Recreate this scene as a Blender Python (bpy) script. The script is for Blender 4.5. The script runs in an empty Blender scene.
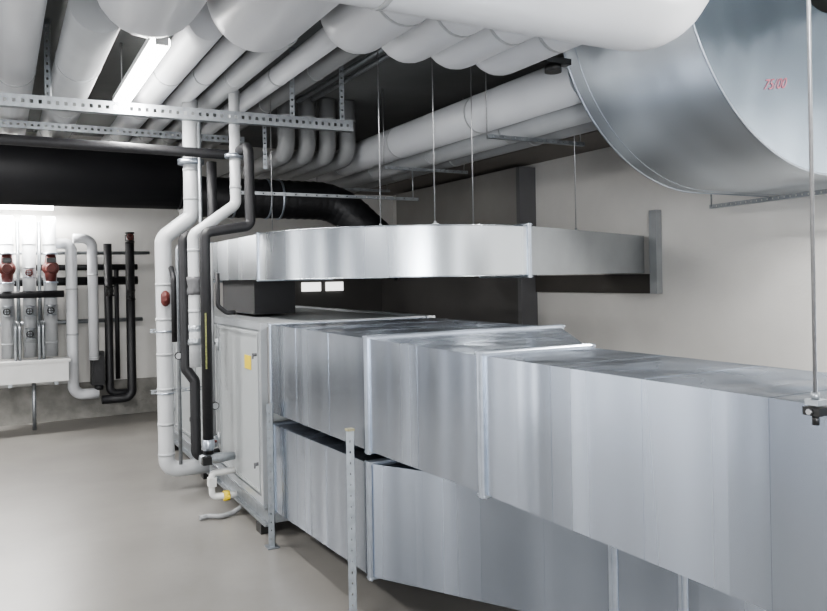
import bpy, bmesh, math, random
from mathutils import Vector, Matrix
random.seed(4)
V = Vector
scene = bpy.context.scene
COL = scene.collection
try:
    scene.view_settings.look = 'AgX - Medium High Contrast'
except Exception: pass

# ------------------------------------------------------------ materials
def newmat(name):
    m = bpy.data.materials.new(name); m.use_nodes = True
    nt = m.node_tree
    return m, nt, nt.nodes['Principled BSDF']

def plain(name, col, rough=.5, metal=0., var=.08, scale=8., bump=.0, bscale=60., emit=None, spec=.5, bdist=.01):
    m, nt, b = newmat(name)
    b.inputs['Roughness'].default_value = rough
    b.inputs['Metallic'].default_value = metal
    b.inputs['Specular IOR Level'].default_value = spec
    tc = nt.nodes.new('ShaderNodeTexCoord')
    n = nt.nodes.new('ShaderNodeTexNoise'); n.inputs['Scale'].default_value = scale
    n.inputs['Detail'].default_value = 5
    nt.links.new(tc.outputs['Object'], n.inputs['Vector'])
    r = nt.nodes.new('ShaderNodeValToRGB')
    r.color_ramp.elements[0].position = .3; r.color_ramp.elements[1].position = .7
    r.color_ramp.elements[0].color = [c*(1-var) for c in col]+[1]
    r.color_ramp.elements[1].color = [min(1, c*(1+var)) for c in col]+[1]
    nt.links.new(n.outputs['Fac'], r.inputs['Fac'])
    nt.links.new(r.outputs['Color'], b.inputs['Base Color'])
    if bump:
        n2 = nt.nodes.new('ShaderNodeTexNoise'); n2.inputs['Scale'].default_value = bscale
        n2.inputs['Detail'].default_value = 4
        nt.links.new(tc.outputs['Object'], n2.inputs['Vector'])
        bp = nt.nodes.new('ShaderNodeBump'); bp.inputs['Strength'].default_value = bump
        bp.inputs['Distance'].default_value = bdist
        nt.links.new(n2.outputs['Fac'], bp.inputs['Height'])
        nt.links.new(bp.outputs['Normal'], b.inputs['Normal'])
    if emit:
        b.inputs['Emission Color'].default_value = (1, .98, .95, 1)
        b.inputs['Emission Strength'].default_value = emit
    return m

def galv(name, base=(.40, .44, .505), rough=.22, stretch=(2.3, 2.3, .05), wob=.36, panel=.27, pvar=.2, cvar=.26, metal=.95):
    m, nt, b = newmat(name)
    b.inputs['Metallic'].default_value = metal
    tc = nt.nodes.new('ShaderNodeTexCoord')
    mp = nt.nodes.new('ShaderNodeMapping'); mp.inputs['Scale'].default_value = stretch
    nt.links.new(tc.outputs['Object'], mp.inputs['Vector'])
    n = nt.nodes.new('ShaderNodeTexNoise'); n.inputs['Scale'].default_value = 1.6; n.inputs['Detail'].default_value = 1
    nt.links.new(mp.outputs['Vector'], n.inputs['Vector'])
    sx = nt.nodes.new('ShaderNodeSeparateXYZ'); nt.links.new(tc.outputs['Object'], sx.inputs[0])
    ad = nt.nodes.new('ShaderNodeMath'); ad.operation = 'MULTIPLY'; ad.inputs[1].default_value = 1/panel
    nt.links.new(sx.outputs['Y'], ad.inputs[0])
    fl = nt.nodes.new('ShaderNodeMath'); fl.operation = 'FLOOR'; nt.links.new(ad.outputs[0], fl.inputs[0])
    wn = nt.nodes.new('ShaderNodeTexWhiteNoise'); wn.noise_dimensions = '1D'; nt.links.new(fl.outputs[0], wn.inputs['W'])
    s1 = nt.nodes.new('ShaderNodeMath'); s1.operation = 'MULTIPLY_ADD'; s1.inputs[1].default_value = pvar
    nt.links.new(wn.outputs['Value'], s1.inputs[0]); nt.links.new(n.outputs['Fac'], s1.inputs[2])
    r = nt.nodes.new('ShaderNodeValToRGB')
    r.color_ramp.elements[0].position = .3; r.color_ramp.elements[1].position = .8
    r.color_ramp.elements[0].color = [c*(1-cvar) for c in base]+[1]
    r.color_ramp.elements[1].color = [min(1, c*(1+cvar)) for c in base]+[1]
    nt.links.new(s1.outputs[0], r.inputs['Fac'])
    nt.links.new(r.outputs['Color'], b.inputs['Base Color'])
    mr = nt.nodes.new('ShaderNodeMapRange'); mr.inputs['From Min'].default_value = .3; mr.inputs['From Max'].default_value = .8
    mr.inputs['To Min'].default_value = rough-.04; mr.inputs['To Max'].default_value = rough+.08
    nt.links.new(s1.outputs[0], mr.inputs['Value']); nt.links.new(mr.outputs['Result'], b.inputs['Roughness'])
    bp = nt.nodes.new('ShaderNodeBump'); bp.inputs['Strength'].default_value = wob; bp.inputs['Distance'].default_value = .06
    nt.links.new(n.outputs['Fac'], bp.inputs['Height']); nt.links.new(bp.outputs['Normal'], b.inputs['Normal'])
    return m

M_FLOOR = plain('grey_epoxy_floor', (.185, .177, .165), .33, var=.12, scale=1.6, bump=.04, bscale=20)
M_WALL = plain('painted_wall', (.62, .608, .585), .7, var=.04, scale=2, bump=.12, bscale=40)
M_WALLL = plain('wall_darkened_for_reflections', (.20, .21, .235), .7, var=.04, scale=2, bump=.12, bscale=40)  # left wall colour darkened for contrast in the duct reflections
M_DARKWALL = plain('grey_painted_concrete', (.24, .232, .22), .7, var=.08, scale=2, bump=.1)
M_SHADEWALL = plain('shade_darkened_concrete', (.075, .072, .07), .7, var=.08, scale=2, bump=.1)  # shade under the curved duct put into the wall colour
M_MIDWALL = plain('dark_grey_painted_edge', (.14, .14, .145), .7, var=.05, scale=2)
M_CONC = plain('raw_concrete', (.22, .215, .20), .85, var=.3, scale=5, bump=.5, bscale=25)
M_CEIL = plain('concrete_ceiling', (.19, .195, .195), .8, var=.1, scale=1.5, bump=.2, bscale=15)
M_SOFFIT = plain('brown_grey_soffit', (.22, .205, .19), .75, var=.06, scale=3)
M_STRIP = plain('dark_brown_strip', (.06, .055, .05), .75, var=.06, scale=3)  # plain dark brown for the strip under the wall duct
M_WHITE = plain('white_pipe_jacket', (.57, .58, .60), .31, var=.03, scale=3)
M_RISER = plain('greyed_riser_jacket', (.46, .47, .48), .35, var=.05, scale=3)
M_LGREY = plain('light_grey_jacket', (.38, .39, .40), .33, var=.05, scale=3)
M_GREY = plain('grey_pipe_jacket', (.26, .265, .27), .4, var=.06, scale=3)
M_SEAM = plain('jacket_seam', (.38, .39, .40), .4, var=.02)
M_BLACK = plain('black_foam_insulation', (.014, .014, .016), .5, var=.2, scale=10, bump=.2)
M_BLACKS = plain('smooth_black_insulation', (.010, .010, .012), .55, var=.1, scale=2)
M_BLACKDUCT = plain('black_duct_insulation', (.012, .012, .014), .45, var=.2, scale=4, bump=.6, bscale=6, bdist=.03)
M_GALV = galv('galvanised_sheet')
M_GALV2 = galv('galvanised_sheet_bright', (.56, .66, .77), .2, (1.8, 1.2, 1.0), .55, 3, 0, .12)
M_GALV4 = galv('galvanised_sheet_heel', (.56, .60, .64), .36, (.8, 1.8, .8), .25, 3, 0, .14, .85)
M_GALV3 = galv('galvanised_sheet_curved', (.45, .48, .51), .26, (1.8, 1.8, .05), .18, 3, 0, .12)
M_FLANGE = plain('galvanised_flange', (.44, .48, .54), .3, .9, var=.08, scale=20)
M_STRUT = plain('zinc_strut', (.34, .36, .38), .4, .75, var=.15, scale=25)
M_POST = plain('zinc_post', (.24, .26, .28), .4, .7, var=.15, scale=25)
M_ROD = plain('threaded_rod_steel', (.40, .40, .41), .35, .85, var=.1, scale=60)
M_AHU = plain('unit_panel_grey', (.33, .345, .35), .38, var=.03, scale=2)
M_AHUF = plain('unit_aluminium_profile', (.46, .48, .50), .35, .6, var=.04, scale=10)
M_RED = plain('dull_red_pump_paint', (.10, .022, .018), .55, var=.15)
M_YELLOW = plain('yellow_plastic', (.62, .47, .04), .45, var=.03)
M_LABEL = plain('yellow_green_label', (.20, .21, .08), .5, var=.35, scale=60)
M_CAP = plain('dull_cap', (.26, .24, .15), .5, var=.05)
M_BLKP = plain('black_plastic', (.012, .012, .012), .35, var=.1)
M_DGREY = plain('dark_grey_plastic', (.10, .10, .105), .4, var=.1)
M_WPL = plain('white_plastic', (.60, .60, .59), .35, var=.03)
M_REDINK = plain('red_marker', (.42, .14, .18), .6, var=.1)
M_TUBE = plain('lit_tube', (1, 1, 1), .4, emit=20)
M_FIX = plain('lamp_housing', (.6, .6, .6), .4)
M_WIN = plain('daylight_pane', (.8, .85, .9), .2, emit=1.8)
M_GLOW = plain('reflection_glow', (.8, .86, .95), .2, emit=3.4)  # glow of the added unseen panels, bright streaks for the metal
M_RUBBER = plain('flexible_canvas', (.2, .2, .2), .7, bump=.4, bscale=30)

# ------------------------------------------------------------ mesh helpers
def obox(bm, o, ex, ey, ez, xr, yr, zr):
    vs = []
    for z in zr:
        for y in yr:
            for x in xr:
                vs.append(bm.verts.new(o + ex*x + ey*y + ez*z))
    for f in ((0, 2, 3, 1), (4, 5, 7, 6), (0, 1, 5, 4), (2, 6, 7, 3), (0, 4, 6, 2), (1, 3, 7, 5)):
        bm.faces.new([vs[i] for i in f])
XA, YA, ZA = V((1, 0, 0)), V((0, 1, 0)), V((0, 0, 1))
def box(bm, a, b):
    obox(bm, V((0, 0, 0)), XA, YA, ZA, (a[0], b[0]), (a[1], b[1]), (a[2], b[2]))

def frame_of(d):
    d = d.normalized()
    up = ZA if abs(d.z) < .9 else XA
    s = d.cross(up).normalized()
    return s, s.cross(d).normalized()

def fillet(pts, bend, n=8):
    pts = [V(p) for p in pts]
    out = [pts[0]]
    for i in range(1, len(pts)-1):
        a, b, c = pts[i-1], pts[i], pts[i+1]
        d1 = (b-a); d2 = (c-b); l1 = d1.length; l2 = d2.length
        d1.normalize(); d2.normalize()
        ang = d1.angle(d2)
        if ang < .02: out.append(b); continue
        t = min(bend*math.tan(ang/2), l1*.49, l2*.49)
        A = b-d1*t; C = b+d2*t; w = math.cos(ang/2)
        for k in range(n+1):
            s = k/n
            den = (1-s)**2+2*s*(1-s)*w+s*s
            out.append((A*(1-s)**2+b*2*s*(1-s)*w+C*s*s)/den)
    out.append(pts[-1])
    return out

def resample(path, step):
    out = [path[0]]
    for a, b in zip(path[:-1], path[1:]):
        n = max(1, int(round((b-a).length/step)))
        for k in range(1, n+1): out.append(a.lerp(b, k/n))
    return out

def sweep(bm, path, r, seg=24, caps=True):
    path = [V(p) for p in path]
    s, _ = frame_of(path[1]-path[0])
    rings = []
    for i, p in enumerate(path):
        if i == 0: t = path[1]-path[0]
        elif i == len(path)-1: t = path[-1]-path[-2]
        else: t = (path[i+1]-p).normalized()+(p-path[i-1]).normalized()
        t.normalize()
        s = (s - t*s.dot(t)).normalized()
        b = t.cross(s)
        rr = r[i] if isinstance(r, (list, tuple)) else r
        rings.append([bm.verts.new(p+(s*math.cos(2*math.pi*k/seg)+b*math.sin(2*math.pi*k/seg))*rr) for k in range(seg)])
    for a, b in zip(rings[:-1], rings[1:]):
        for k in range(seg):
            f = bm.faces.new((a[k], a[(k+1) % seg], b[(k+1) % seg], b[k])); f.smooth = True
    if caps:
        bm.faces.new(list(reversed(rings[0]))); bm.faces.new(rings[-1])

def cyl(bm, a, b, r, seg=20):
    sweep(bm, [a, b], r, seg)
def cone(bm, pts, radii, seg=20):
    sweep(bm, pts, list(radii), seg)
def hexa(bm, q0, q1, caps=True):
    a = [bm.verts.new(V(p)) for p in q0]; b = [bm.verts.new(V(p)) for p in q1]
    for i in range(4):
        bm.faces.new((a[i], a[(i+1) % 4], b[(i+1) % 4], b[i]))
    if caps:
        bm.faces.new(list(reversed(a))); bm.faces.new(b)
def sphere(bm, c, r, sc=(1, 1, 1)):
    res = bmesh.ops.create_uvsphere(bm, u_segments=20, v_segments=12, radius=r,
        matrix=Matrix.Translation(V(c)) @ Matrix.Diagonal((sc[0], sc[1], sc[2], 1)))
    for v in res['verts']:
        for f in v.link_faces: f.smooth = True

def ringframe(bm, quad, h=.03, w=.04):
    q = [V(p) for p in quad]
    n = (q[1]-q[0]).cross(q[2]-q[1]).normalized()
    e1 = (q[1]-q[0]).normalized(); e2 = (q[3]-q[0]).normalized()
    sg = ((-1, -1), (1, -1), (1, 1), (-1, 1))
    prof = [(-w/2, -.003), (-w/2, h*.6), (-w*.40, h*.9), (-w*.25, h), (-w*.08, h*.95), (0, h*.72), (w*.08, h*.95), (w*.25, h), (w*.40, h*.9), (w/2, h*.6), (w/2, -.003)]
    rows = []
    for off, hh in prof:
        rows.append([bm.verts.new(p+n*off+e1*s[0]*hh+e2*s[1]*hh) for p, s in zip(q, sg)])
    m = len(rows)
    for k in range(m):
        a, b = rows[k], rows[(k+1) % m]
        for i in range(4):
            j = (i+1) % 4
            bm.faces.new((a[i], a[j], b[j], b[i]))
    for p, s in zip(q, sg):
        bc = p+e1*s[0]*h*.5+e2*s[1]*h*.5
        cyl(bm, bc-n*(w/2+.008), bc+n*(w/2+.008), .006, 8)

def ladder(bm, p0, p1, nrm, w=.041, d=.035, pitch=.05, slot=.028, t=.004, sw=.2):
    p0, p1 = V(p0), V(p1); ez = (p1-p0); Ln = ez.length; ez.normalize()
    ey = V(nrm); ey = (ey-ez*ey.dot(ez)).normalized(); ex = ey.cross(ez)
    obox(bm, p0, ex, ey, ez, (-w/2, -w/2+t), (-d, 0), (0, Ln))
    obox(bm, p0, ex, ey, ez, (w/2-t, w/2), (-d, 0), (0, Ln))
    obox(bm, p0, ex, ey, ez, (-w/2+t, -w*sw), (-t, 0), (0, Ln))
    obox(bm, p0, ex, ey, ez, (w*sw, w/2-t), (-t, 0), (0, Ln))
    z = 0
    while z < Ln:
        obox(bm, p0, ex, ey, ez, (-w*sw, w*sw), (-t, 0), (z, min(z+pitch-slot, Ln)))
        z += pitch

class Thing:
    def __init__(self, name, label, cat, group=None):
        self.name, self.label, self.cat, self.group = name, label, cat, group
        self.parts = []; self.root = None
    def main(self, mat):
        bm = bmesh.new(); self.rootbm = (bm, mat); return bm
    rootbm = None
    def part(self, name, mat, label=None, parent=None):
        bm = bmesh.new(); self.parts.append([name, bm, mat, label, parent]); return bm
    def build(self):
        allv = []
        if self.rootbm: allv += [v.co.copy() for v in self.rootbm[0].verts]
        for p in self.parts: allv += [v.co.copy() for v in p[1].verts]
        lo = V([min(v[i] for v in allv) for i in range(3)]); hi = V([max(v[i] for v in allv) for i in range(3)])
        loc = V(((lo.x+hi.x)/2, (lo.y+hi.y)/2, lo.z))
        def mk(name, bm, mat, origin):
            for v in bm.verts: v.co -= origin
            bmesh.ops.recalc_face_normals(bm, faces=bm.faces)
            me = bpy.data.meshes.new(name); bm.to_mesh(me); bm.free()
            me.materials.append(mat)
            o = bpy.data.objects.new(name, me); COL.objects.link(o); return o
        if self.rootbm:
            r = mk(self.name, self.rootbm[0], self.rootbm[1], loc)
        else:
            r = bpy.data.objects.new(self.name, None); r.empty_display_size = .1; COL.objects.link(r)
        r.location = loc
        r['label'] = self.label; r['category'] = self.cat
        if self.group: r['group'] = self.group
        made = []
        for name, bm, mat, label, parent in self.parts:
            vs = [v.co for v in bm.verts]
            a = V([min(v[i] for v in vs) for i in range(3)]); b = V([max(v[i] for v in vs) for i in range(3)])
            org = (a+b)/2
            o = mk(name, bm, mat, org)
            if parent is None:
                o.parent = r; o.location = org-loc
            else:
                po, porg = made[parent]; o.parent = po; o.location = org-porg
            if label: o['label'] = label
            made.append((o, org))
        self.root = r
        return r

def structure(name, a, b, mat):
    bm = bmesh.new(); box(bm, a, b)
    me = bpy.data.meshes.new(name); bmesh.ops.recalc_face_normals(bm, faces=bm.faces); bm.to_mesh(me); bm.free()
    me.materials.append(mat)
    o = bpy.data.objects.new(name, me); COL.objects.link(o); o['kind'] = 'structure'
    return o

# ------------------------------------------------------------ room
H = 3.35; XL, XR, YN, YF = -2.6, 5.0, -3.0, 9.8
structure('floor', (XL-.2, YN-.2, -.2), (XR+.2, YF+.2, 0), M_FLOOR)
structure('ceiling', (XL-.2, YN-.2, H), (XR+.2, YF+.2, H+.2), M_CEIL)
structure('wall_back', (XL-.2, YF, 0), (XR+.2, YF+.2, H), M_WALL)
structure('wall_front', (XL-.2, YN-.2, 0), (XR+.2, YN, H), M_WALL)
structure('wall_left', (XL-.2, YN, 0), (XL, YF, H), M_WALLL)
structure('wall_right', (XR, YN, 0), (XR+.2, YF, H), M_WALL)
structure('trim_1', (XL, YF-.04, 0), (1.9, YF, .42), M_CONC)
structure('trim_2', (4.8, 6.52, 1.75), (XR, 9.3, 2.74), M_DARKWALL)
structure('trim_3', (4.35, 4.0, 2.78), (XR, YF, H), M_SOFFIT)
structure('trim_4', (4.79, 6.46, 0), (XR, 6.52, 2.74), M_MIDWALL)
structure('trim_5', (4.79, 6.52, 0), (XR, YF, 1.75), M_SHADEWALL)  # dark sheet standing in for the shade on the lower wall
structure('trim_6', (2.7, YF-.02, 0), (4.79, YF, 1.66), M_SHADEWALL)  # dark sheet that paints the gap below the curved duct as shade
structure('window_1', (3.58, YF-.05, 1.43), (3.85, YF-.02, 1.55), M_WIN)
structure('window_2', (3.93, YF-.05, 1.43), (4.18, YF-.02, 1.55), M_WIN)
structure('added_glow_panel_1', (XL, 6.2, .02), (XL+.03, 7.15, 2.2), M_GLOW)  # these unseen glowing wall panels are added for the metal to reflect
structure('added_glow_panel_2', (XL, 4.6, .02), (XL+.03, 5.0, 2.2), M_GLOW)
structure('added_glow_panel_3', (XL, 3.0, .02), (XL+.03, 3.35, 2.2), M_GLOW)
structure('added_glow_panel_4', (2.6, YN, .02), (3.5, YN+.03, 2.6), M_GLOW)

# ------------------------------------------------------------ pipes
def pipe(name, label, pts, r, mat, bend=None, group=None, bands=(), bandmat=M_SEAM, seg=26, bandw=.02, bandr=.003, bandname='band', extra=None, ripple=0):
    t = Thing(name, label, 'pipe', group)
    bm = t.main(mat)
    path = fillet(pts, bend if bend else r*2.0)
    if ripple:
        path = resample(path, .03)
        sweep(bm, path, [r+(ripple if (i % 3) == 1 else -ripple*.6)*random.uniform(.3, 1.3) for i in range(len(path))], seg)
    else:
        sweep(bm, path, r, seg)
    P = [V(p) for p in pts]
    for (i, f) in bands:
        a, b = P[i], P[i+1]; d = (b-a).normalized(); c = a.lerp(b, f)
        k = t.part(bandname, bandmat)
        cyl(k, c-d*bandw/2, c+d*bandw/2, r+bandr, seg)
    if extra: extra(t)
    return t.build()

G1 = 'insulated pipes running under the ceiling'
zc = 3.05
for X, r, mt, lab in ((.10, .13, M_WHITE, 'thick white jacketed pipe under the ceiling slab'),
                  (.47, .14, M_LGREY, 'thick light grey jacketed pipe under the ceiling slab'),
                  (1.04, .105, M_WHITE, 'white jacketed pipe beside the ceiling lamp'),
                  (1.28, .075, M_WHITE, 'slim white jacketed pipe under the ceiling slab'),
                  (1.50, .075, M_LGREY, 'slim light grey jacketed pipe under the ceiling slab'),
                  (1.76, .07, M_WHITE, 'slim white jacketed pipe under the ceiling slab'),
                  (2.12, .07, M_GREY, 'slim grey jacketed pipe under the ceiling slab'),
                  (-.33, .13, M_WHITE, 'thick white jacketed pipe under the ceiling slab')):
    y0 = 4.28 if X > .3 else -1.5
    if X == 1.76: y0 = 4.06
    z_ = zc+.12 if X > 2 else zc
    pipe('ceiling_pipe', lab, [(X, y0, z_), (X, 9.8, z_)], r, mt, group=G1, bands=[(0, f) for f in (.2, .42, .64, .85)])
G2 = 'large white pipes bending up into the ceiling'
for X, r, yf, yn, lab in ((.66, .255, 4.0, -1.5, 'very thick white insulated pipe bending up into the ceiling'),
                 (1.22, .255, 4.0, -1.5, 'very thick white insulated pipe bending up into the ceiling'),
                 (1.71, .17, 3.85, 2.55, 'thick white insulated pipe bending up into the ceiling'),
                 (2.04, .15, 3.9, 2.55, 'white insulated pipe bending up into the ceiling'),
                 (2.35, .145, 3.9, 2.55, 'white insulated pipe bending up into the ceiling'),
                 (2.66, .14, 3.9, 2.55, 'white insulated pipe bending up into the ceiling')):
    zb = 2.80+r
    pts = [(X, yn, H), (X, yn, zb), (X, yf, zb), (X, yf, H)]
    pipe('ceiling_pipe', lab, pts, r, M_WHITE, bend=r*1.35, group=G2, bands=[(1, .5)])
pipe('ceiling_pipe', 'thick white insulated pipe crossing below the other pipes', [(.2, 2.1, H), (.2, 2.1, 2.6), (2.32, 2.1, 2.6), (2.32, 2.1, H)],
     .165, M_WHITE, bend=.24, group=G2, bands=[(1, .4)])
G3 = 'long insulated pipe bundle beside the wall'
pipe('ceiling_pipe', 'long thick white insulated pipe with band joints', [(3.30, 3.72, 2.86), (3.30, 9.8, 2.86)], .15, M_WHITE, group=G3,
     bands=[(0, f) for f in (.2, .42, .64, .85)])
pipe('ceiling_pipe', 'long light grey insulated pipe beside the white one', [(3.58, 3.72, 2.76), (3.58, 9.8, 2.76)], .11, M_LGREY, group=G3,
     bands=[(0, f) for f in (.2, .4, .6, .8)])
pipe('ceiling_pipe', 'long grey insulated pipe running beside the wall', [(3.83, 3.72, 2.75), (3.83, 9.8, 2.75)], .10, M_GREY, group=G3,
     bands=[(0, f) for f in (.2, .4, .6, .8)])
G4 = 'grey pipes dropping behind the cable channel'
for i, X in enumerate((2.40, 2.61, 2.82, 3.03)):
    pipe('drop_pipe', 'grey insulated pipe dropping from the ceiling and bending away', [(X, 6.9, H-.01), (X, 6.9, 2.79), (X, 9.8, 2.79)], .082, M_GREY, bend=.13, group=G4,
         bands=[(0, .35), (1, .6)])
GCo = 'conduits below the ceiling'
for X, z in ((4.22, 2.95), (4.12, 3.05), (2.45, 3.25), (2.60, 3.28)):
    pipe('conduit', 'thin grey conduit fixed below the ceiling', [(X, 4.2, z), (X, 6.7, z)], .02, M_STRUT, group=GCo)

pipe('black_duct', 'very thick black insulated pipe crossing the room', [(-2.58, 7.6, 2.60), (1.55, 7.6, 2.60)], .30, M_BLACKS, bands=[(0, .55), (0, .995)], bandmat=M_BLACK)
pipe('black_duct', 'black wrinkled insulated pipe with silver straps', [(1.56, 7.6, 2.43), (3.2, 7.6, 2.43), (3.85, 7.2, 1.7)], .20, M_BLACKDUCT, bend=.5,
     bands=[(0, .52), (0, .60), (0, .3)], bandmat=M_FLANGE, bandname='strap', bandr=.010, ripple=.004)

# ------------------------------------------------------------ risers by the unit
def valve(t, c, axis, r, mat, handle=None, wr=.032):
    b = t.part('valve', mat)
    a = V(axis)
    cone(b, [V(c)-a*.06, V(c)-a*.045, V(c)-a*.04, V(c), V(c)+a*.04, V(c)+a*.045, V(c)+a*.06],
         [r*1.25, r*1.25, r*.9, r*1.1, r*.9, r*1.25, r*1.25])
    cyl(b, V(c), V(c)+V((-.01, -.10, 0)), .012, 10)
    h = t.part('hand_wheel', handle or M_RED)
    hc = V(c)+V((-.01, -.105, 0)); n = 16
    sweep(h, [hc+V((math.cos(2*math.pi*k/n)*wr, 0, math.sin(2*math.pi*k/n)*wr)) for k in range(n+1)], .006, 8)
    cyl(h, hc-V((wr, 0, 0)), hc+V((wr, 0, 0)), .005, 8); cyl(h, hc-V((0, 0, wr)), hc+V((0, 0, wr)), .005, 8)

G5 = 'riser pipes beside the air handling unit'
def ex(t):
    b = t.part('pipe_flange', M_FLANGE); cyl(b, (1.31, 6.0, 2.50), (1.31, 6.0, 2.54), .10)
    b = t.part('valve', M_RED, 'dull red valve body'); cone(b, [(1.09, 5.96, 1.42), (1.09, 5.94, 1.44), (1.09, 5.94, 1.50), (1.09, 5.96, 1.52)], [.02, .034, .034, .02]); cyl(b, (1.09, 5.94, 1.47), (1.07, 5.87, 1.47), .009)
    b = t.part('hand_wheel', M_RED); cyl(b, (1.07, 5.87, 1.47), (1.068, 5.86, 1.47), .018)
pipe('riser_pipe', 'light grey insulated riser pipe with an offset and a bottom elbow', [(1.31, 6.0, 3.0), (1.31, 6.0, 2.10), (1.09, 6.0, 1.93), (1.09, 6.0, .16), (1.40, 6.0, .16)], .060, M_RISER, bend=.09, group=G5,
     bands=[(0, .6), (0, .85), (2, .2), (2, .35), (2, .5), (2, .65), (2, .8), (2, .93)], extra=ex)
def ex2(t):
    b = t.part('pipe_flange', M_FLANGE); cyl(b, (1.535, 5.56, 2.50), (1.535, 5.56, 2.53), .075)
    b = t.part('valve', M_STRUT, 'steel valve body'); cone(b, [(1.22, 5.56, 1.14), (1.22, 5.56, 1.17), (1.22, 5.56, 1.20), (1.22, 5.56, 1.25), (1.22, 5.56, 1.28)], [.05, .05, .03, .045, .045])
    b = t.part('valve', M_DGREY, 'dark valve body'); cone(b, [(1.22, 5.56, 1.50), (1.22, 5.56, 1.53), (1.22, 5.56, 1.56), (1.22, 5.56, 1.60), (1.22, 5.56, 1.63)], [.05, .05, .042, .05, .05]); cyl(b, (1.22, 5.56, 1.56), (1.20, 5.47, 1.56), .012)
pipe('riser_pipe', 'grey insulated pipe stepping down beside the unit', [(1.535, 5.56, 3.0), (1.535, 5.56, 2.16), (1.22, 5.56, 1.93), (1.22, 5.56, 1.20), (1.22, 5.56, .98)], .040, M_RISER, bend=.06, group=G5,
     bands=[(0, .6), (0, .85), (2, .15), (2, .75)], extra=ex2)
def ex3(t):
    b = t.part('pipe_marker', M_LABEL, 'slim yellow and green label strip'); box(b, (1.213, 5.208, 1.0), (1.223, 5.214, 1.38))
    b = t.part('valve', M_FLANGE); cone(b, [(1.23, 5.25, .42), (1.23, 5.25, .46), (1.23, 5.25, .50), (1.23, 5.25, .53)], [.03, .042, .042, .03])
pipe('riser_pipe', 'black foam insulated pipe with a squared loop and label strip', [(-2.58, 5.72, 2.58), (1.56, 5.72, 2.55), (1.56, 5.30, 2.55), (1.56, 5.28, 1.985), (1.23, 5.25, 1.93), (1.23, 5.25, .42)], .036, M_BLACK, bend=.05, group=G5, extra=ex3)
pipe('riser_pipe', 'black foam insulated pipe bending behind the risers', [(1.42, 5.80, 2.50), (1.42, 5.80, 2.0), (1.19, 5.75, 1.92), (1.19, 5.74, .95), (1.25, 5.72, .86), (1.25, 5.72, .3), (1.42, 5.75, .3)], .038, M_BLACK, bend=.05, group=G5)
pipe('riser_pipe', 'slim black pipe beside the red valve', [(1.125, 5.80, 1.15), (1.125, 5.80, 1.62), (1.125, 5.89, 1.70)], .020, M_BLACK, bend=.05, group=G5)
pipe('riser_pipe', 'slim steel pipe between the insulated risers', [(1.17, 5.88, .22), (1.17, 5.88, 1.85), (1.35, 5.88, 2.0), (1.35, 5.88, 2.9)], .014, M_STRUT, bend=.05, group=G5)
pipe('riser_pipe', 'slim grey pipe between the insulated risers', [(1.31, 5.42, 1.86), (1.31, 5.42, .5)], .016, M_GREY, bend=.05, group=G5)
pipe('riser_pipe', 'slim black pipe looping over the unit edge', [(1.34, 5.36, 1.65), (1.34, 5.36, 1.42), (1.40, 5.36, 1.37), (1.46, 5.36, 1.37)], .016, M_BLACK, bend=.04, group=G5)
GB = 'brackets holding the risers'
for z in (.75, 1.22):
    t = Thing('pipe_bracket', 'galvanised rail with clips holding the riser pipes', 'bracket', GB)
    b = t.part('rail', M_STRUT)
    ladder(b, (1.0, 6.09, z), (1.425, 6.09, z), (0, -1, 0), w=.03, d=.02)
    b = t.part('pipe_clip', M_FLANGE); n = 20
    sweep(b, [V((1.09+.066*math.cos(2*math.pi*k/n), 6.0+.066*math.sin(2*math.pi*k/n), z)) for k in range(n+1)], .006, 8)
    t.build()
for x, y, z in ((1.31, 5.385, .72), (1.14, 5.76, 1.05)):
    t = Thing('pressure_gauge', 'small round pressure gauge with a grey dial', 'gauge', 'gauges on the risers')
    b = t.part('case', M_BLKP); cyl(b, (x, y, z), (x, y-.025, z), .028, 20)
    b = t.part('dial', M_LGREY); cyl(b, (x, y-.025, z), (x, y-.027, z), .022, 20)
    t.build()
t = Thing('shutoff_valve', 'small brass shut-off valve with a red lever', 'valve')
b = t.part('valve_body', M_STRUT); cone(b, [(1.31, 5.42, .42), (1.31, 5.42, .45), (1.31, 5.42, .48), (1.31, 5.42, .50)], [.022, .032, .032, .022])
b = t.part('lever', M_RED); box(b, (1.24, 5.37, .46), (1.32, 5.388, .475))
t.build()

t = Thing('drain_trap', 'white plastic drain trap with a yellow valve beside the unit', 'drain')
b = t.part('trap_pipe', M_WPL)
sweep(b, fillet([(1.41, 5.25, .28), (1.25, 5.25, .28), (1.25, 5.25, .12), (1.34, 5.22, .12), (1.41, 5.22, .12)], .03), .022, 16)
box(b, (1.225, 5.22, .19), (1.275, 5.28, .25))
b = t.part('ball_valve', M_YELLOW); cyl(b, (1.32, 5.22, .12), (1.36, 5.22, .12), .035); box(b, (1.33, 5.15, .115), (1.35, 5.22, .13))
t.build()
t = Thing('drain_hose', 'grey plastic hose lying on the floor', 'hose')
b = t.main(M_GREY)
sweep(b, fillet([(1.14, 5.14, .02), (1.20, 5.16, .02), (1.27, 5.10, .02), (1.36, 5.14, .02), (1.42, 5.14, .05)], .05), .016, 12)
t.build()
t = Thing('control_valve', 'small steel and black control valve on the riser', 'valve')
b = t.part('valve_body', M_STRUT); cone(b, [(1.17, 5.25, .38), (1.20, 5.25, .38), (1.30, 5.25, .38), (1.41, 5.25, .38)], [.03, .036, .036, .025])
b = t.part('actuator', M_BLKP); box(b, (1.17, 5.15, .36), (1.23, 5.20, .41)); cyl(b, (1.2, 5.20, .39), (1.2, 5.25, .39), .018)
t.build()

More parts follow.
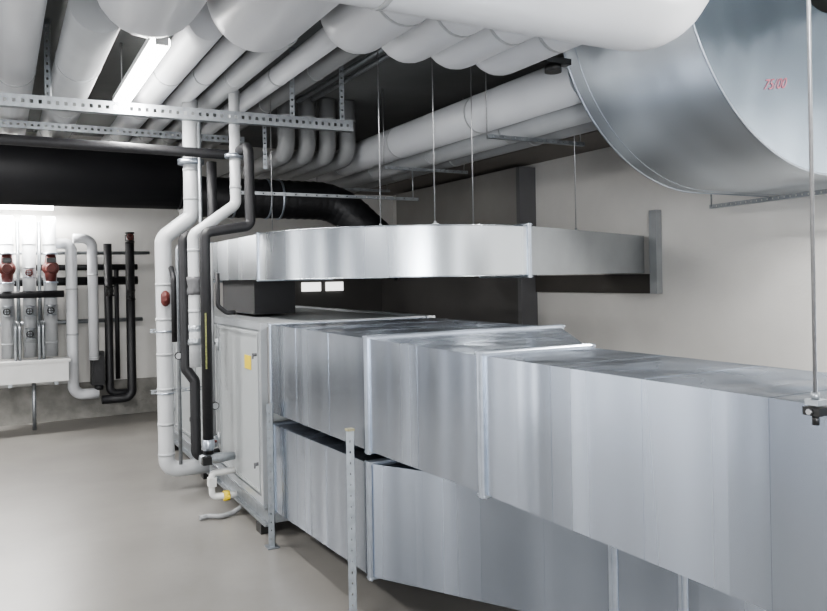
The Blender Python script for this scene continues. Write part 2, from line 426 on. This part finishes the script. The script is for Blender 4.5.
# ------------------------------------------------------------ air handling unit
ax0, ax1, ay0, ay1, az0, az1 = 1.43, 2.70, 4.66, 8.20, .18, 1.325
t = Thing('air_handling_unit', 'long grey metal air handling unit on a base frame', 'air handling unit')
b = t.part('casing', M_AHU); box(b, (ax0+.02, ay0+.02, az0+.01), (ax1-.02, ay1-.02, az1-.015))
b = t.part('profile_frame', M_AHUF)
w = .045
for x in (ax0, ax1-w):
    for z in (az0, az1-w): box(b, (x, ay0, z), (x+w, ay1, z+w))
for y in (ay0, ay1-w):
    for z in (az0, az1-w): box(b, (ax0+w, y, z), (ax1-w, y+w, z+w))
secs = [ay0, 5.72, 6.55, 7.4, ay1-w]
for y in secs:
    for x in (ax0, ax1-w): box(b, (x, y, az0+w), (x+w, y+w, az1-w))
for i in range(4):
    y0, y1 = secs[i]+w, secs[i+1]
    d = t.part('access_door', M_AHU, 'light grey access panel'); di = len(t.parts)-1
    box(d, (ax0+.004, y0+.012, az0+w+.012), (ax0+.02, y1-.012, az1-w-.012))
    box(d, (ax0-.004, y0+.02, az0+w+.02), (ax0+.004, y0+.035, az1-w-.02)); box(d, (ax0-.004, y1-.035, az0+w+.02), (ax0+.004, y1-.02, az1-w-.02))
    box(d, (ax0-.004, y0+.035, az0+w+.02), (ax0+.004, y1-.035, az0+w+.035)); box(d, (ax0-.004, y0+.035, az1-w-.035), (ax0+.004, y1-.035, az1-w-.02))
    for z in (.42, 1.12):
        h = t.part('handle', M_DGREY, 'dark grey turn handle', di); cyl(h, (ax0-.02, y0+.06, z), (ax0+.004, y0+.06, z), .011, 14); box(h, (ax0-.026, y0+.054, z-.026), (ax0-.018, y0+.066, z+.01))
        h = t.part('hinge', M_AHUF, None, di); cyl(h, (ax0-.012, y1-.01, z-.04), (ax0-.012, y1-.01, z+.04), .012, 10)
b = t.part('warning_label', M_YELLOW, 'yellow square warning sticker'); box(b, (ax0-.001, 4.89, 1.01), (ax0+.0035, 5.03, 1.10))
b = t.part('base_frame', M_STRUT)
for x in (ax0-.01, ax1-.05):
    box(b, (x, ay0-.05, .06), (x+.06, ay1, .075)); box(b, (x, ay0-.05, .165), (x+.06, ay1, .18)); box(b, (x+.03, ay0-.05, .075), (x+.036, ay1, .165))
for y in (ay0-.05, 6, 7.4, ay1-.05): box(b, (ax0+.05, y, .075), (ax1-.05, y+.05, .165))
for y in (ay0, 6.2, 7.4, ay1-.1):
    for x in (ax0, ax1-.06):
        f = t.part('foot', M_BLKP, 'black rubber foot'); box(f, (x-.02, y, 0), (x+.06, y+.1, .06))
t.build()

# ------------------------------------------------------------ rectangular ducts
def quadXZ(x0, x1, z0, z1, y, y2=None):
    y2 = y if y2 is None else y2
    return [(x0, y, z0), (x1, y2, z0), (x1, y2, z1), (x0, y, z1)]
def seams(bm, q0, q1, fr):
    for f in fr:
        Lq = (V(q1[0])-V(q0[0])).length
        a = [V(p).lerp(V(q), f-.0012/Lq) for p, q in zip(q0, q1)]; c = [V(p).lerp(V(q), f+.0012/Lq) for p, q in zip(q0, q1)]
        cen = sum(a, V())/4
        ex = lambda L: [p+(p-cen).normalized()*.0010 for p in L]
        hexa(bm, ex(a), ex(c), True)

t = Thing('rectangular_duct', 'galvanised rectangular duct leaving the upper part of the unit', 'air duct')
Q = [quadXZ(1.45, 2.56, .785, 1.322, 4.54), quadXZ(1.45, 2.56, .818, 1.325, 3.12), quadXZ(1.45, 1.93, .850, 1.325, 2.19), quadXZ(1.45, 1.93, .885, 1.328, -.9)]
fs = [(.33, .67), (.5,), (.12, .24, .36, .48)]
for i in range(3):
    b = t.part('duct_section', M_GALV, ('straight sheet section', 'tapered sheet section', 'long straight sheet section')[i])
    hexa(b, Q[i], Q[i+1]); seams(b, Q[i], Q[i+1], fs[i])
for i, q in enumerate(Q[:3]):
    b = t.part('flange', M_FLANGE); ringframe(b, q, .004 if i == 0 else .014, .022 if i == 0 else .034)
b = t.part('flexible_connector', M_RUBBER, 'dark fabric connector'); hexa(b, quadXZ(1.47, 2.54, .80, 1.31, 4.56), quadXZ(1.47, 2.54, .80, 1.30, 4.655))
t.build()

t = Thing('rectangular_duct', 'galvanised rectangular duct leaving the lower part of the unit', 'air duct')
Q = [quadXZ(1.45, 2.56, .185, .712, 4.50), quadXZ(1.45, 2.56, .25, .76, 3.12), quadXZ(2.01, 2.85, .25, .76, 2.165, 2.55), quadXZ(2.13, 2.95, .25, .76, 1.94, 2.3), quadXZ(2.75, 3.4, .25, .76, .95, 1.3)]
fs = [(.3, .62), (.25, .5, .75), (), (.3, .6)]
for i in range(4):
    b = t.part('duct_section', M_GALV, ('straight sheet section', 'angled sheet section', 'short sheet section', 'angled sheet section')[i])
    hexa(b, Q[i], Q[i+1]); seams(b, Q[i], Q[i+1], fs[i])
for q in Q[:4]:
    b = t.part('flange', M_FLANGE); ringframe(b, q, .014, .032)
b = t.part('flexible_connector', M_RUBBER, 'dark fabric connector'); hexa(b, quadXZ(1.47, 2.54, .20, .70, 4.52), quadXZ(1.47, 2.54, .20, .70, 4.655))
for x, y in ((2.9, 1.7), (2.3, 2.9)):
    b = t.part('support_leg', M_STRUT); ladder(b, (x, y, 0), (x, y, .25), (0, -1, 0))
t.build()

t = Thing('curved_duct', 'flat galvanised duct curving above the unit to the wall', 'air duct')
z0, z1 = 1.60, 1.925
def planduct(bm, outer, inner, smooth=False):
    rows = []
    for o_, i_ in zip(outer, inner):
        rows.append([(o_[0], o_[1], z0), (i_[0], i_[1], z0), (i_[0], i_[1], z1), (o_[0], o_[1], z1)])
    for k in range(4):
        A = [bm.verts.new(V(r[k])) for r in rows]; B = [bm.verts.new(V(r[(k+1) % 4])) for r in rows]
        for i in range(len(rows)-1):
            f = bm.faces.new((A[i], A[i+1], B[i+1], B[i])); f.smooth = smooth
W = .55
cx, cy, rx, ry = 2.85, 5.30, 1.23, 1.25
out, inn = [], []
for k in range(41):
    a = math.pi+ (math.pi/2)*k/40
    out.append((cx+rx*math.cos(a), cy+ry*math.sin(a))); inn.append((cx+(rx-W)*math.cos(a), cy+(ry-W)*math.sin(a)))
b = t.part('duct_section', M_GALV3, 'curved sheet section'); planduct(b, out+[(3.07, 4.05)], inn+[(3.07, 4.60)], True)
for zz in (z0, z1):
    sweep(b, [(p[0], p[1], zz) for p in out+[(3.07, 4.05)]], .005, 6)
b = t.part('duct_section', M_GALV3, 'straight sheet section'); planduct(b, [(1.62, 6.9), (1.62, 5.3)], [(1.62+W, 6.9), (1.62+W, 5.3)])
M_GALVM = plain('dull_galvanised_sheet', (.33, .345, .355), .5, .35, var=.08, scale=3)
b = t.part('duct_section', M_GALVM, 'dull grey straight sheet section'); planduct(b, [(3.07, 4.05), (4.95, 4.88)], [(3.07, 4.60), (4.95, 5.43)])
b = t.part('flange', M_FLANGE); ringframe(b, [(1.62, 5.3, z0), (2.17, 5.3, z0), (2.17, 5.3, z1), (1.62, 5.3, z1)], .012, .022)
b = t.part('flange', M_FLANGE); ringframe(b, [(3.07, 4.05, z0), (3.07, 4.60, z0), (3.07, 4.60, z1), (3.07, 4.05, z1)], .018, .032)
b = t.part('flange', M_FLANGE); ringframe(b, [(1.62, 6.9, z0), (2.17, 6.9, z0), (2.17, 6.9, z1), (1.62, 6.9, z1)], .02, .03)
b = t.part('wall_collar', M_GALVM, 'slim plain grey upright wall flange'); box(b, (4.93, 4.72, 1.42), (4.995, 4.80, 2.14))
b = t.part('wall_strip', M_STRIP, 'dark brown strip below the duct'); box(b, (4.97, 4.81, 1.42), (4.995, 6.45, 1.59))  # strip is a thin dark brown box on the wall
b = t.part('connection_collar', M_BLACKS, 'black insulated collar onto the unit'); box(b, (1.72, 5.75, 1.33), (2.05, 6.7, 1.60))
t.build()

t = Thing('elbow_duct', 'large galvanised rectangular duct elbow turning up into the ceiling', 'air duct')
ecx, ecz, R, ri = 4.22, 3.34, 1.19, .25; ya, yb = 2.72, 3.68
prof_o = [(4.99, ecz-R)]+[(ecx-R*math.sin(math.pi/2*k/48), ecz-R*math.cos(math.pi/2*k/48)) for k in range(49)]
prof_i = [(4.99, ecz-ri)]+[(ecx-ri*math.sin(math.pi/2*k/48), ecz-ri*math.cos(math.pi/2*k/48)) for k in range(49)]
def strip(bm, A, B, smooth=False):
    va = [bm.verts.new(p) for p in A]; vb = [bm.verts.new(p) for p in B]
    for i in range(len(va)-1):
        f = bm.faces.new((va[i], va[i+1], vb[i+1], vb[i])); f.smooth = smooth
b = t.part('side_sheet', M_GALV2, 'flat side sheet')
strip(b, [(p[0], ya, p[1]) for p in prof_o], [(p[0], ya, p[1]) for p in prof_i])
b = t.part('side_sheet', M_GALV2, 'flat side sheet')
strip(b, [(p[0], yb, p[1]) for p in prof_o], [(p[0], yb, p[1]) for p in prof_i])
b = t.part('heel_sheet', M_GALV4, 'curved outer sheet'); strip(b, [(p[0], ya, p[1]) for p in prof_o], [(p[0], yb, p[1]) for p in prof_o], True)
b = t.part('throat_sheet', M_GALV4, 'curved inner sheet'); strip(b, [(p[0], ya, p[1]) for p in prof_i], [(p[0], yb, p[1]) for p in prof_i], True)
b = t.part('edge_fold', M_FLANGE)
for y in (ya, yb): sweep(b, [(p[0], y, p[1]) for p in prof_o], .007, 8)
b = t.part('seam', M_FLANGE, 'fine folded sheet seam')
sweep(b, [(p[0], yb-.10, p[1]) for p in prof_o], .003, 6)
root = t.build()
cu = bpy.data.curves.new('handwritten_marking', 'FONT'); cu.body = '75/00'; cu.size = .08; cu.shear = .6; cu.space_character = 1.05
to = bpy.data.objects.new('handwritten_marking', cu); COL.objects.link(to)
bpy.context.view_layer.update()
mh = bpy.data.meshes.new_from_object(to); mh.materials.clear(); mh.materials.append(M_REDINK)
bpy.data.objects.remove(to); to = bpy.data.objects.new('handwritten_marking', mh); COL.objects.link(to)
to.parent = root; to.rotation_euler = (math.pi/2, math.radians(-9), 0); to.location = V((3.66, ya-.004, 2.585))-root.location

t = Thing('support_rail', 'galvanised slotted rail carrying the duct elbow', 'rail')
b = t.main(M_STRUT); ladder(b, (4.56, 2.55, 2.10), (4.80, 4.05, 2.10), (-1, 0, 0), w=.03, slot=.012)
cyl(b, (4.80, 4.03, 2.1), (4.80, 4.03, 2.78), .006, 8)
t.build()

# ------------------------------------------------------------ struts, posts, tray, rods
GC = 'slotted channels hung below the pipes'
def channel(lab, a, c, hw=.045, depth=.06):
    t = Thing('cable_channel', lab, 'cable channel', GC)
    b = t.main(M_STRUT)
    a, c = V(a), V(c)
    d = (c-a); L = d.length; d.normalize(); n = V((d.y, -d.x, 0))
    obox(b, a, d, n, ZA, (0, L), (0, .004), (hw*.3, hw)); obox(b, a, d, n, ZA, (0, L), (0, .004), (-hw, -hw*.3))
    x = 0
    while x < L:
        obox(b, a, d, n, ZA, (x, x+.03), (0, .004), (-hw*.3, hw*.3)); x += .05
    obox(b, a, d, n, ZA, (0, L), (-depth, 0), (hw-.004, hw)); obox(b, a, d, n, ZA, (0, L), (-depth, 0), (-hw, -hw+.004))
    t.build()
channel('long slotted galvanised channel hung below the pipes', (-2.0, 5.48, 2.76), (2.38, 5.31, 2.76), .04)
channel('slotted galvanised channel under the pipes near the back wall', (-2.0, 6.85, 2.88), (1.98, 6.85, 2.88), .03, .03)
GH = 'slotted hangers from the ceiling'
for x, y, zb in ((.29, 5.55, 2.81), (1.95, 5.46, 2.81), (2.34, 5.42, 2.81), (2.22, 7.0, 2.65)):
    t = Thing('strut_hanger', 'slotted galvanised strut hanging from the ceiling', 'strut', GH)
    b = t.main(M_STRUT); ladder(b, (x, y, zb), (x, y, H), (-.3, -1, 0), slot=.018, w=.035); t.build()
GP = 'slotted support posts beside the ducts'
for x, y, z, capm in ((1.392, 3.20, .90, True), (1.395, 4.40, .86, False)):
    t = Thing('support_post', 'slotted galvanised post with a foot plate standing beside the duct', 'post', GP)
    b = t.part('post', M_POST); ladder(b, (x, y, .008), (x, y, z), (-.5, -1, 0), w=.036, d=.034, pitch=.05, slot=.010, sw=.08)
    b = t.part('foot_plate', M_POST); box(b, (x-.03, y-.03, 0), (x+.04, y+.05, .008))
    if capm: b = t.part('end_cap', M_CAP, 'dull yellow end cap'); box(b, (x-.012, y-.006, z), (x+.022, y+.030, z+.010))
    t.build()
GT = 'trapeze rails under the pipe bundle'
for y in (4.6, 6.3, 8.0):
    t = Thing('trapeze_rail', 'galvanised trapeze rail hung on rods below the pipes', 'rail', GT)
    b = t.part('rail', M_STRUT); ladder(b, (3.14, y, 2.62), (4.05, y, 2.62), (0, -1, 0), slot=.01, w=.028)
    for x in (3.14, 4.02): b = t.part('rod', M_ROD); cyl(b, (x, y+.02, 2.61), (x, y+.02, H), .005, 8)
    t.build()
t = Thing('trapeze_rail', 'thin galvanised rail crossing behind the risers', 'rail')
b = t.main(M_STRUT); ladder(b, (1.75, 6.5, 2.36), (3.6, 6.5, 2.36), (0, -1, 0), pitch=.1, slot=.015, w=.028)
for x in (1.9, 3.55): cyl(b, (x, 6.52, 2.35), (x, 6.52, 2.7), .005, 8)
t.build()
GR = 'threaded hanger rods'
for x, y, zb, lab in ((1.42, .949, 1.335, 'long threaded rod hanging down to the big duct'), (2.42, 4.16, 1.93, 'threaded rod carrying the curved duct'),
                 (3.86, 4.50, 1.93, 'threaded rod carrying the wall duct'), (2.02, 6.2, 1.93, 'threaded rod carrying the curved duct'),
                 (2.8, 4.3, 1.93, 'threaded rod carrying the curved duct'), (2.18, 4.45, 1.93, 'threaded rod carrying the curved duct')):
    t = Thing('hanger_rod', lab, 'rod', GR)
    b = t.part('rod', M_ROD); cyl(b, (x, y, zb), (x, y, H), .004, 8)
    b = t.part('clip', M_STRUT); box(b, (x-.014, y-.014, zb-.003), (x+.018, y+.014, zb+.008)); cyl(b, (x, y, zb+.008), (x, y, zb+.022), .009, 6)
    t.build()
t = Thing('duct_clamp', 'small black clamp gripping the duct edge', 'clamp')
b = t.part('bracket', M_BLKP); box(b, (1.403, .93, 1.312), (1.448, .966, 1.328)); cyl(b, (1.42, .949, 1.292), (1.42, .949, 1.312), .007, 8)
b = t.part('bolt', M_ROD); cyl(b, (1.396, .949, 1.32), (1.403, .949, 1.32), .006, 6)
t.build()
t = Thing('valve_lever', 'black valve with a lever handle on the ceiling pipe', 'valve')
b = t.part('stem', M_BLKP); cyl(b, (2.9, 3.56, 2.83), (2.9, 3.56, 3.35), .022, 12); cyl(b, (2.9, 3.56, 2.80), (2.9, 3.56, 2.85), .05, 16)
b = t.part('lever', M_BLKP); box(b, (2.80, 3.50, 2.84), (2.99, 3.56, 2.875))
t.build()

# ------------------------------------------------------------ lamps
def lamp(label, x0, y0, x1, y1, z, power, ax='y'):
    t = Thing('fluorescent_lamp', label, 'ceiling lamp', 'fluorescent batten lamps')
    hb = t.part('housing', M_FIX); tb = t.part('tube', M_TUBE, 'glowing fluorescent tube')
    A, B = V((x0, y0, z)), V((x1, y1, z)); Ln = (B-A).length
    d = YA if ax == 'y' else XA; s = XA if ax == 'y' else YA
    obox(hb, A, d, s, ZA, (0, Ln), (-.04, .04), (.045, .08))
    sweep(tb, [A+d*.02, B-d*.02], .048, 20)
    for P in (A, B-d*.02): obox(hb, P, d, s, ZA, (0, .02), (-.035, .035), (-.02, .045))
    for q in (A+d*.2, B-d*.2): cyl(hb, q+V((0, 0, .07)), V((q.x, q.y, H)), .005, 8)
    t.build()
    li = bpy.data.lights.new('lamp_light', 'AREA'); li.shape = 'RECTANGLE'; li.energy = power; li.color = (1, .985, .965)
    li.size = .12 if ax == 'y' else Ln; li.size_y = Ln if ax == 'y' else .12
    lo = bpy.data.objects.new('lamp_light', li); COL.objects.link(lo); lo.location = (A+B)/2-V((0, 0, .06))
lamp('lit fluorescent batten lamp hung between ceiling pipes', .80, 4.32, .80, 6.10, 2.92, 60)
lamp('lit fluorescent batten lamp above the wall piping', -.6, 9.45, .55, 9.45, 2.47, 130, 'x')
lamp('added out-of-view batten lamp over the open floor', -1.3, 1.0, -1.3, 2.6, 2.9, 130)  # unseen lamp added to light the open floor side
lamp('added out-of-view batten lamp over the open floor', -1.3, 5.0, -1.3, 6.6, 2.9, 140)  # second added lamp beyond the frame, lights the floor further back
lamp('added out-of-view batten lamp over the ducts', 3.4, .2, 3.4, 1.8, 2.9, 240)  # unseen lamp added to brighten the right wall
lamp('added out-of-view batten lamp behind the camera', -1.3, -2.3, -1.3, -.8, 2.6, 100)  # lamp added behind the camera for general room light
li = bpy.data.lights.new('added_fill_light', 'AREA'); li.shape = 'RECTANGLE'; li.size = 1.4; li.size_y = 1.2; li.energy = 185; li.color = (.95, .975, 1)  # added area light behind the camera, lifts the pipe undersides
lo = bpy.data.objects.new('added_fill_light', li); COL.objects.link(lo); lo.location = (-.6, -2.5, 1.5)
lo.rotation_euler = (V((2.2, 6, 2.7))-V(lo.location)).to_track_quat('-Z', 'Y').to_euler()

# ------------------------------------------------------------ wall piping at the back
G6 = 'pipes on the back wall'
Yw = 9.5
def wp(lab, pts, r, mt, **k): pipe('wall_pipe', lab, [(p[0], p[2] if len(p) > 2 else Yw, p[1]) for p in pts], r, mt, bend=r*1.8, group=G6, seg=18, **k)
for X in (.06, .28, .49):
    wp('light grey insulated vertical pipe on the wall', [(X, .78), (X, 2.35)], .07, M_LGREY, bands=[(0, .1), (0, .45), (0, .8)])
wp('white insulated pipe looping down to the floor zone', [(.55, 2.05), (.71, 2.05), (.71, .32), (.98, .32)], .062, M_WHITE, bands=[(1, .3), (1, .6)])
wp('white insulated pipe hanging in a loop', [(.72, 2.10, 9.35), (.92, 2.10, 9.35), (.92, .72, 9.35)], .055, M_WHITE, bands=[(1, .3), (1, .98)])
wp('black insulated vertical pipe on the wall', [(1.10, 2.05), (1.10, .30), (1.33, .30)], .045, M_BLACK)
wp('black insulated vertical pipe with a red valve', [(1.33, 2.15, 9.4), (1.33, .25, 9.4), (1.0, .25, 9.4)], .05, M_BLACK)
wp('black horizontal pipe linking the wall pipes', [(-.6, 1.62, 9.66), (1.45, 1.62, 9.66)], .05, M_BLACK)
wp('black horizontal pipe linking the wall pipes', [(.3, 1.78, 9.66), (1.45, 1.78, 9.66)], .035, M_BLACK)
wp('black horizontal pipe linking the wall pipes', [(-.6, 1.48, 9.40), (.62, 1.48, 9.40)], .04, M_BLACK)
wp('grey steel pipe along the wall', [(-.6, 1.15, 9.66), (1.5, 1.15, 9.66)], .025, M_STRUT)
wp('grey steel pipe along the wall', [(-.6, 1.95, 9.70), (1.6, 1.95, 9.70)], .02, M_STRUT)
wp('slim steel vertical pipe on the wall', [(.17, .78, 9.6), (.17, 2.3, 9.6)], .02, M_STRUT)
wp('slim steel vertical pipe on the wall', [(.385, .78, 9.6), (.385, 2.3, 9.6)], .02, M_STRUT)
wp('slim black vertical pipe on the wall', [(1.21, .45, 9.65), (1.21, 1.75, 9.65)], .025, M_BLACK)
t = Thing('insulation_box', 'black insulated fitting between the wall pipes', 'pipe fitting')
b = t.part('casing', M_BLACK); box(b, (.90, 9.42, .42), (1.04, 9.60, .80)); box(b, (.92, 9.40, .46), (1.02, 9.42, .76))
b = t.part('stub', M_BLACK); cyl(b, (.98, 9.5, .36), (.98, 9.5, .42), .05)
t.build()
G7 = 'red circulation pumps'
for X in (.06, .49):
    t = Thing('circulation_pump', 'dull red circulation pump with flanges on a grey pipe', 'pump', G7)
    b = t.part('volute', M_RED)
    sphere(b, (X, 9.38, 1.77), .088, (1, .7, 1))
    cone(b, [(X, 9.38, 1.62), (X, 9.38, 1.70), (X, 9.38, 1.84), (X, 9.38, 1.92)], [.05, .06, .06, .05])
    for z in (1.60, 1.92):
        f = t.part('flange', M_FLANGE); cyl(f, (X, 9.38, z), (X, 9.38, z+.02), .075)
    b = t.part('motor', M_RED, 'dull red motor housing'); cone(b, [(X, 9.32, 1.77), (X, 9.22, 1.77), (X, 9.19, 1.77)], [.055, .055, .045])
    b = t.part('terminal_box', M_BLKP); box(b, (X-.045, 9.22, 1.83), (X+.045, 9.30, 1.88))
    t.build()
for X, z in ((.28, 1.72), (.28, 1.30), (.06, 1.3), (.49, 1.3), (1.33, 2.12), (1.33, 1.45), (1.10, 1.5), (.28, 1.05)):
    t = Thing('gate_valve', 'small valve with a round hand wheel on a wall pipe', 'valve', 'valves on the wall piping')
    valve(t, (X, 9.38, z), (0, 0, 1), .042, M_STRUT if X < 1 else M_BLKP, M_RED if (z > 2 or z == 1.72) else M_BLKP, wr=.032)
    t.build()
t = Thing('wall_trough', 'long white metal trunking box on wall brackets', 'trunking')
b = t.part('trunking_body', M_WPL); box(b, (-1.2, 9.15, .53), (.64, 9.42, .74))
b = t.part('lid', M_WPL); box(b, (-1.2, 9.13, .74), (.66, 9.44, .77))
for x in (-.8, .05, .5): b = t.part('bracket', M_STRUT); box(b, (x, 9.2, .49), (x+.04, 9.76, .53))
t.build()
for X in (.13, .17, .36, .40):
    t = Thing('drain_tube', 'slim steel tube dropping into the trunking', 'pipe', 'slim tubes at the trunking')
    b = t.main(M_STRUT); sweep(b, fillet([(X, 9.25, .77), (X, 9.25, 1.12), (X, 9.6, 1.17)], .05), .016, 10); t.build()
t = Thing('drain_tube', 'slim tube below the trunking reaching the floor', 'pipe')
b = t.main(M_STRUT); cyl(b, (.30, 9.3, 0), (.30, 9.3, .53), .02, 12); t.build()

# ------------------------------------------------------------ world + camera
w = bpy.data.worlds.new('room_world'); w.use_nodes = True
w.node_tree.nodes['Background'].inputs[0].default_value = (.5, .5, .52, 1); w.node_tree.nodes['Background'].inputs[1].default_value = .3
scene.world = w
cam = bpy.data.cameras.new('camera'); co = bpy.data.objects.new('camera', cam); COL.objects.link(co)
cam.sensor_width = 36; cam.lens = 760/827*36; cam.shift_y = -28.5/827; cam.clip_start = .05
co.matrix_world = Matrix.Translation((0, 0, 1.6)) @ Matrix.Rotation(math.radians(-28.5), 4, 'Z') @ Matrix.Rotation(math.pi/2, 4, 'X') @ Matrix.Rotation(math.radians(-1), 4, 'Z')
scene.camera = co
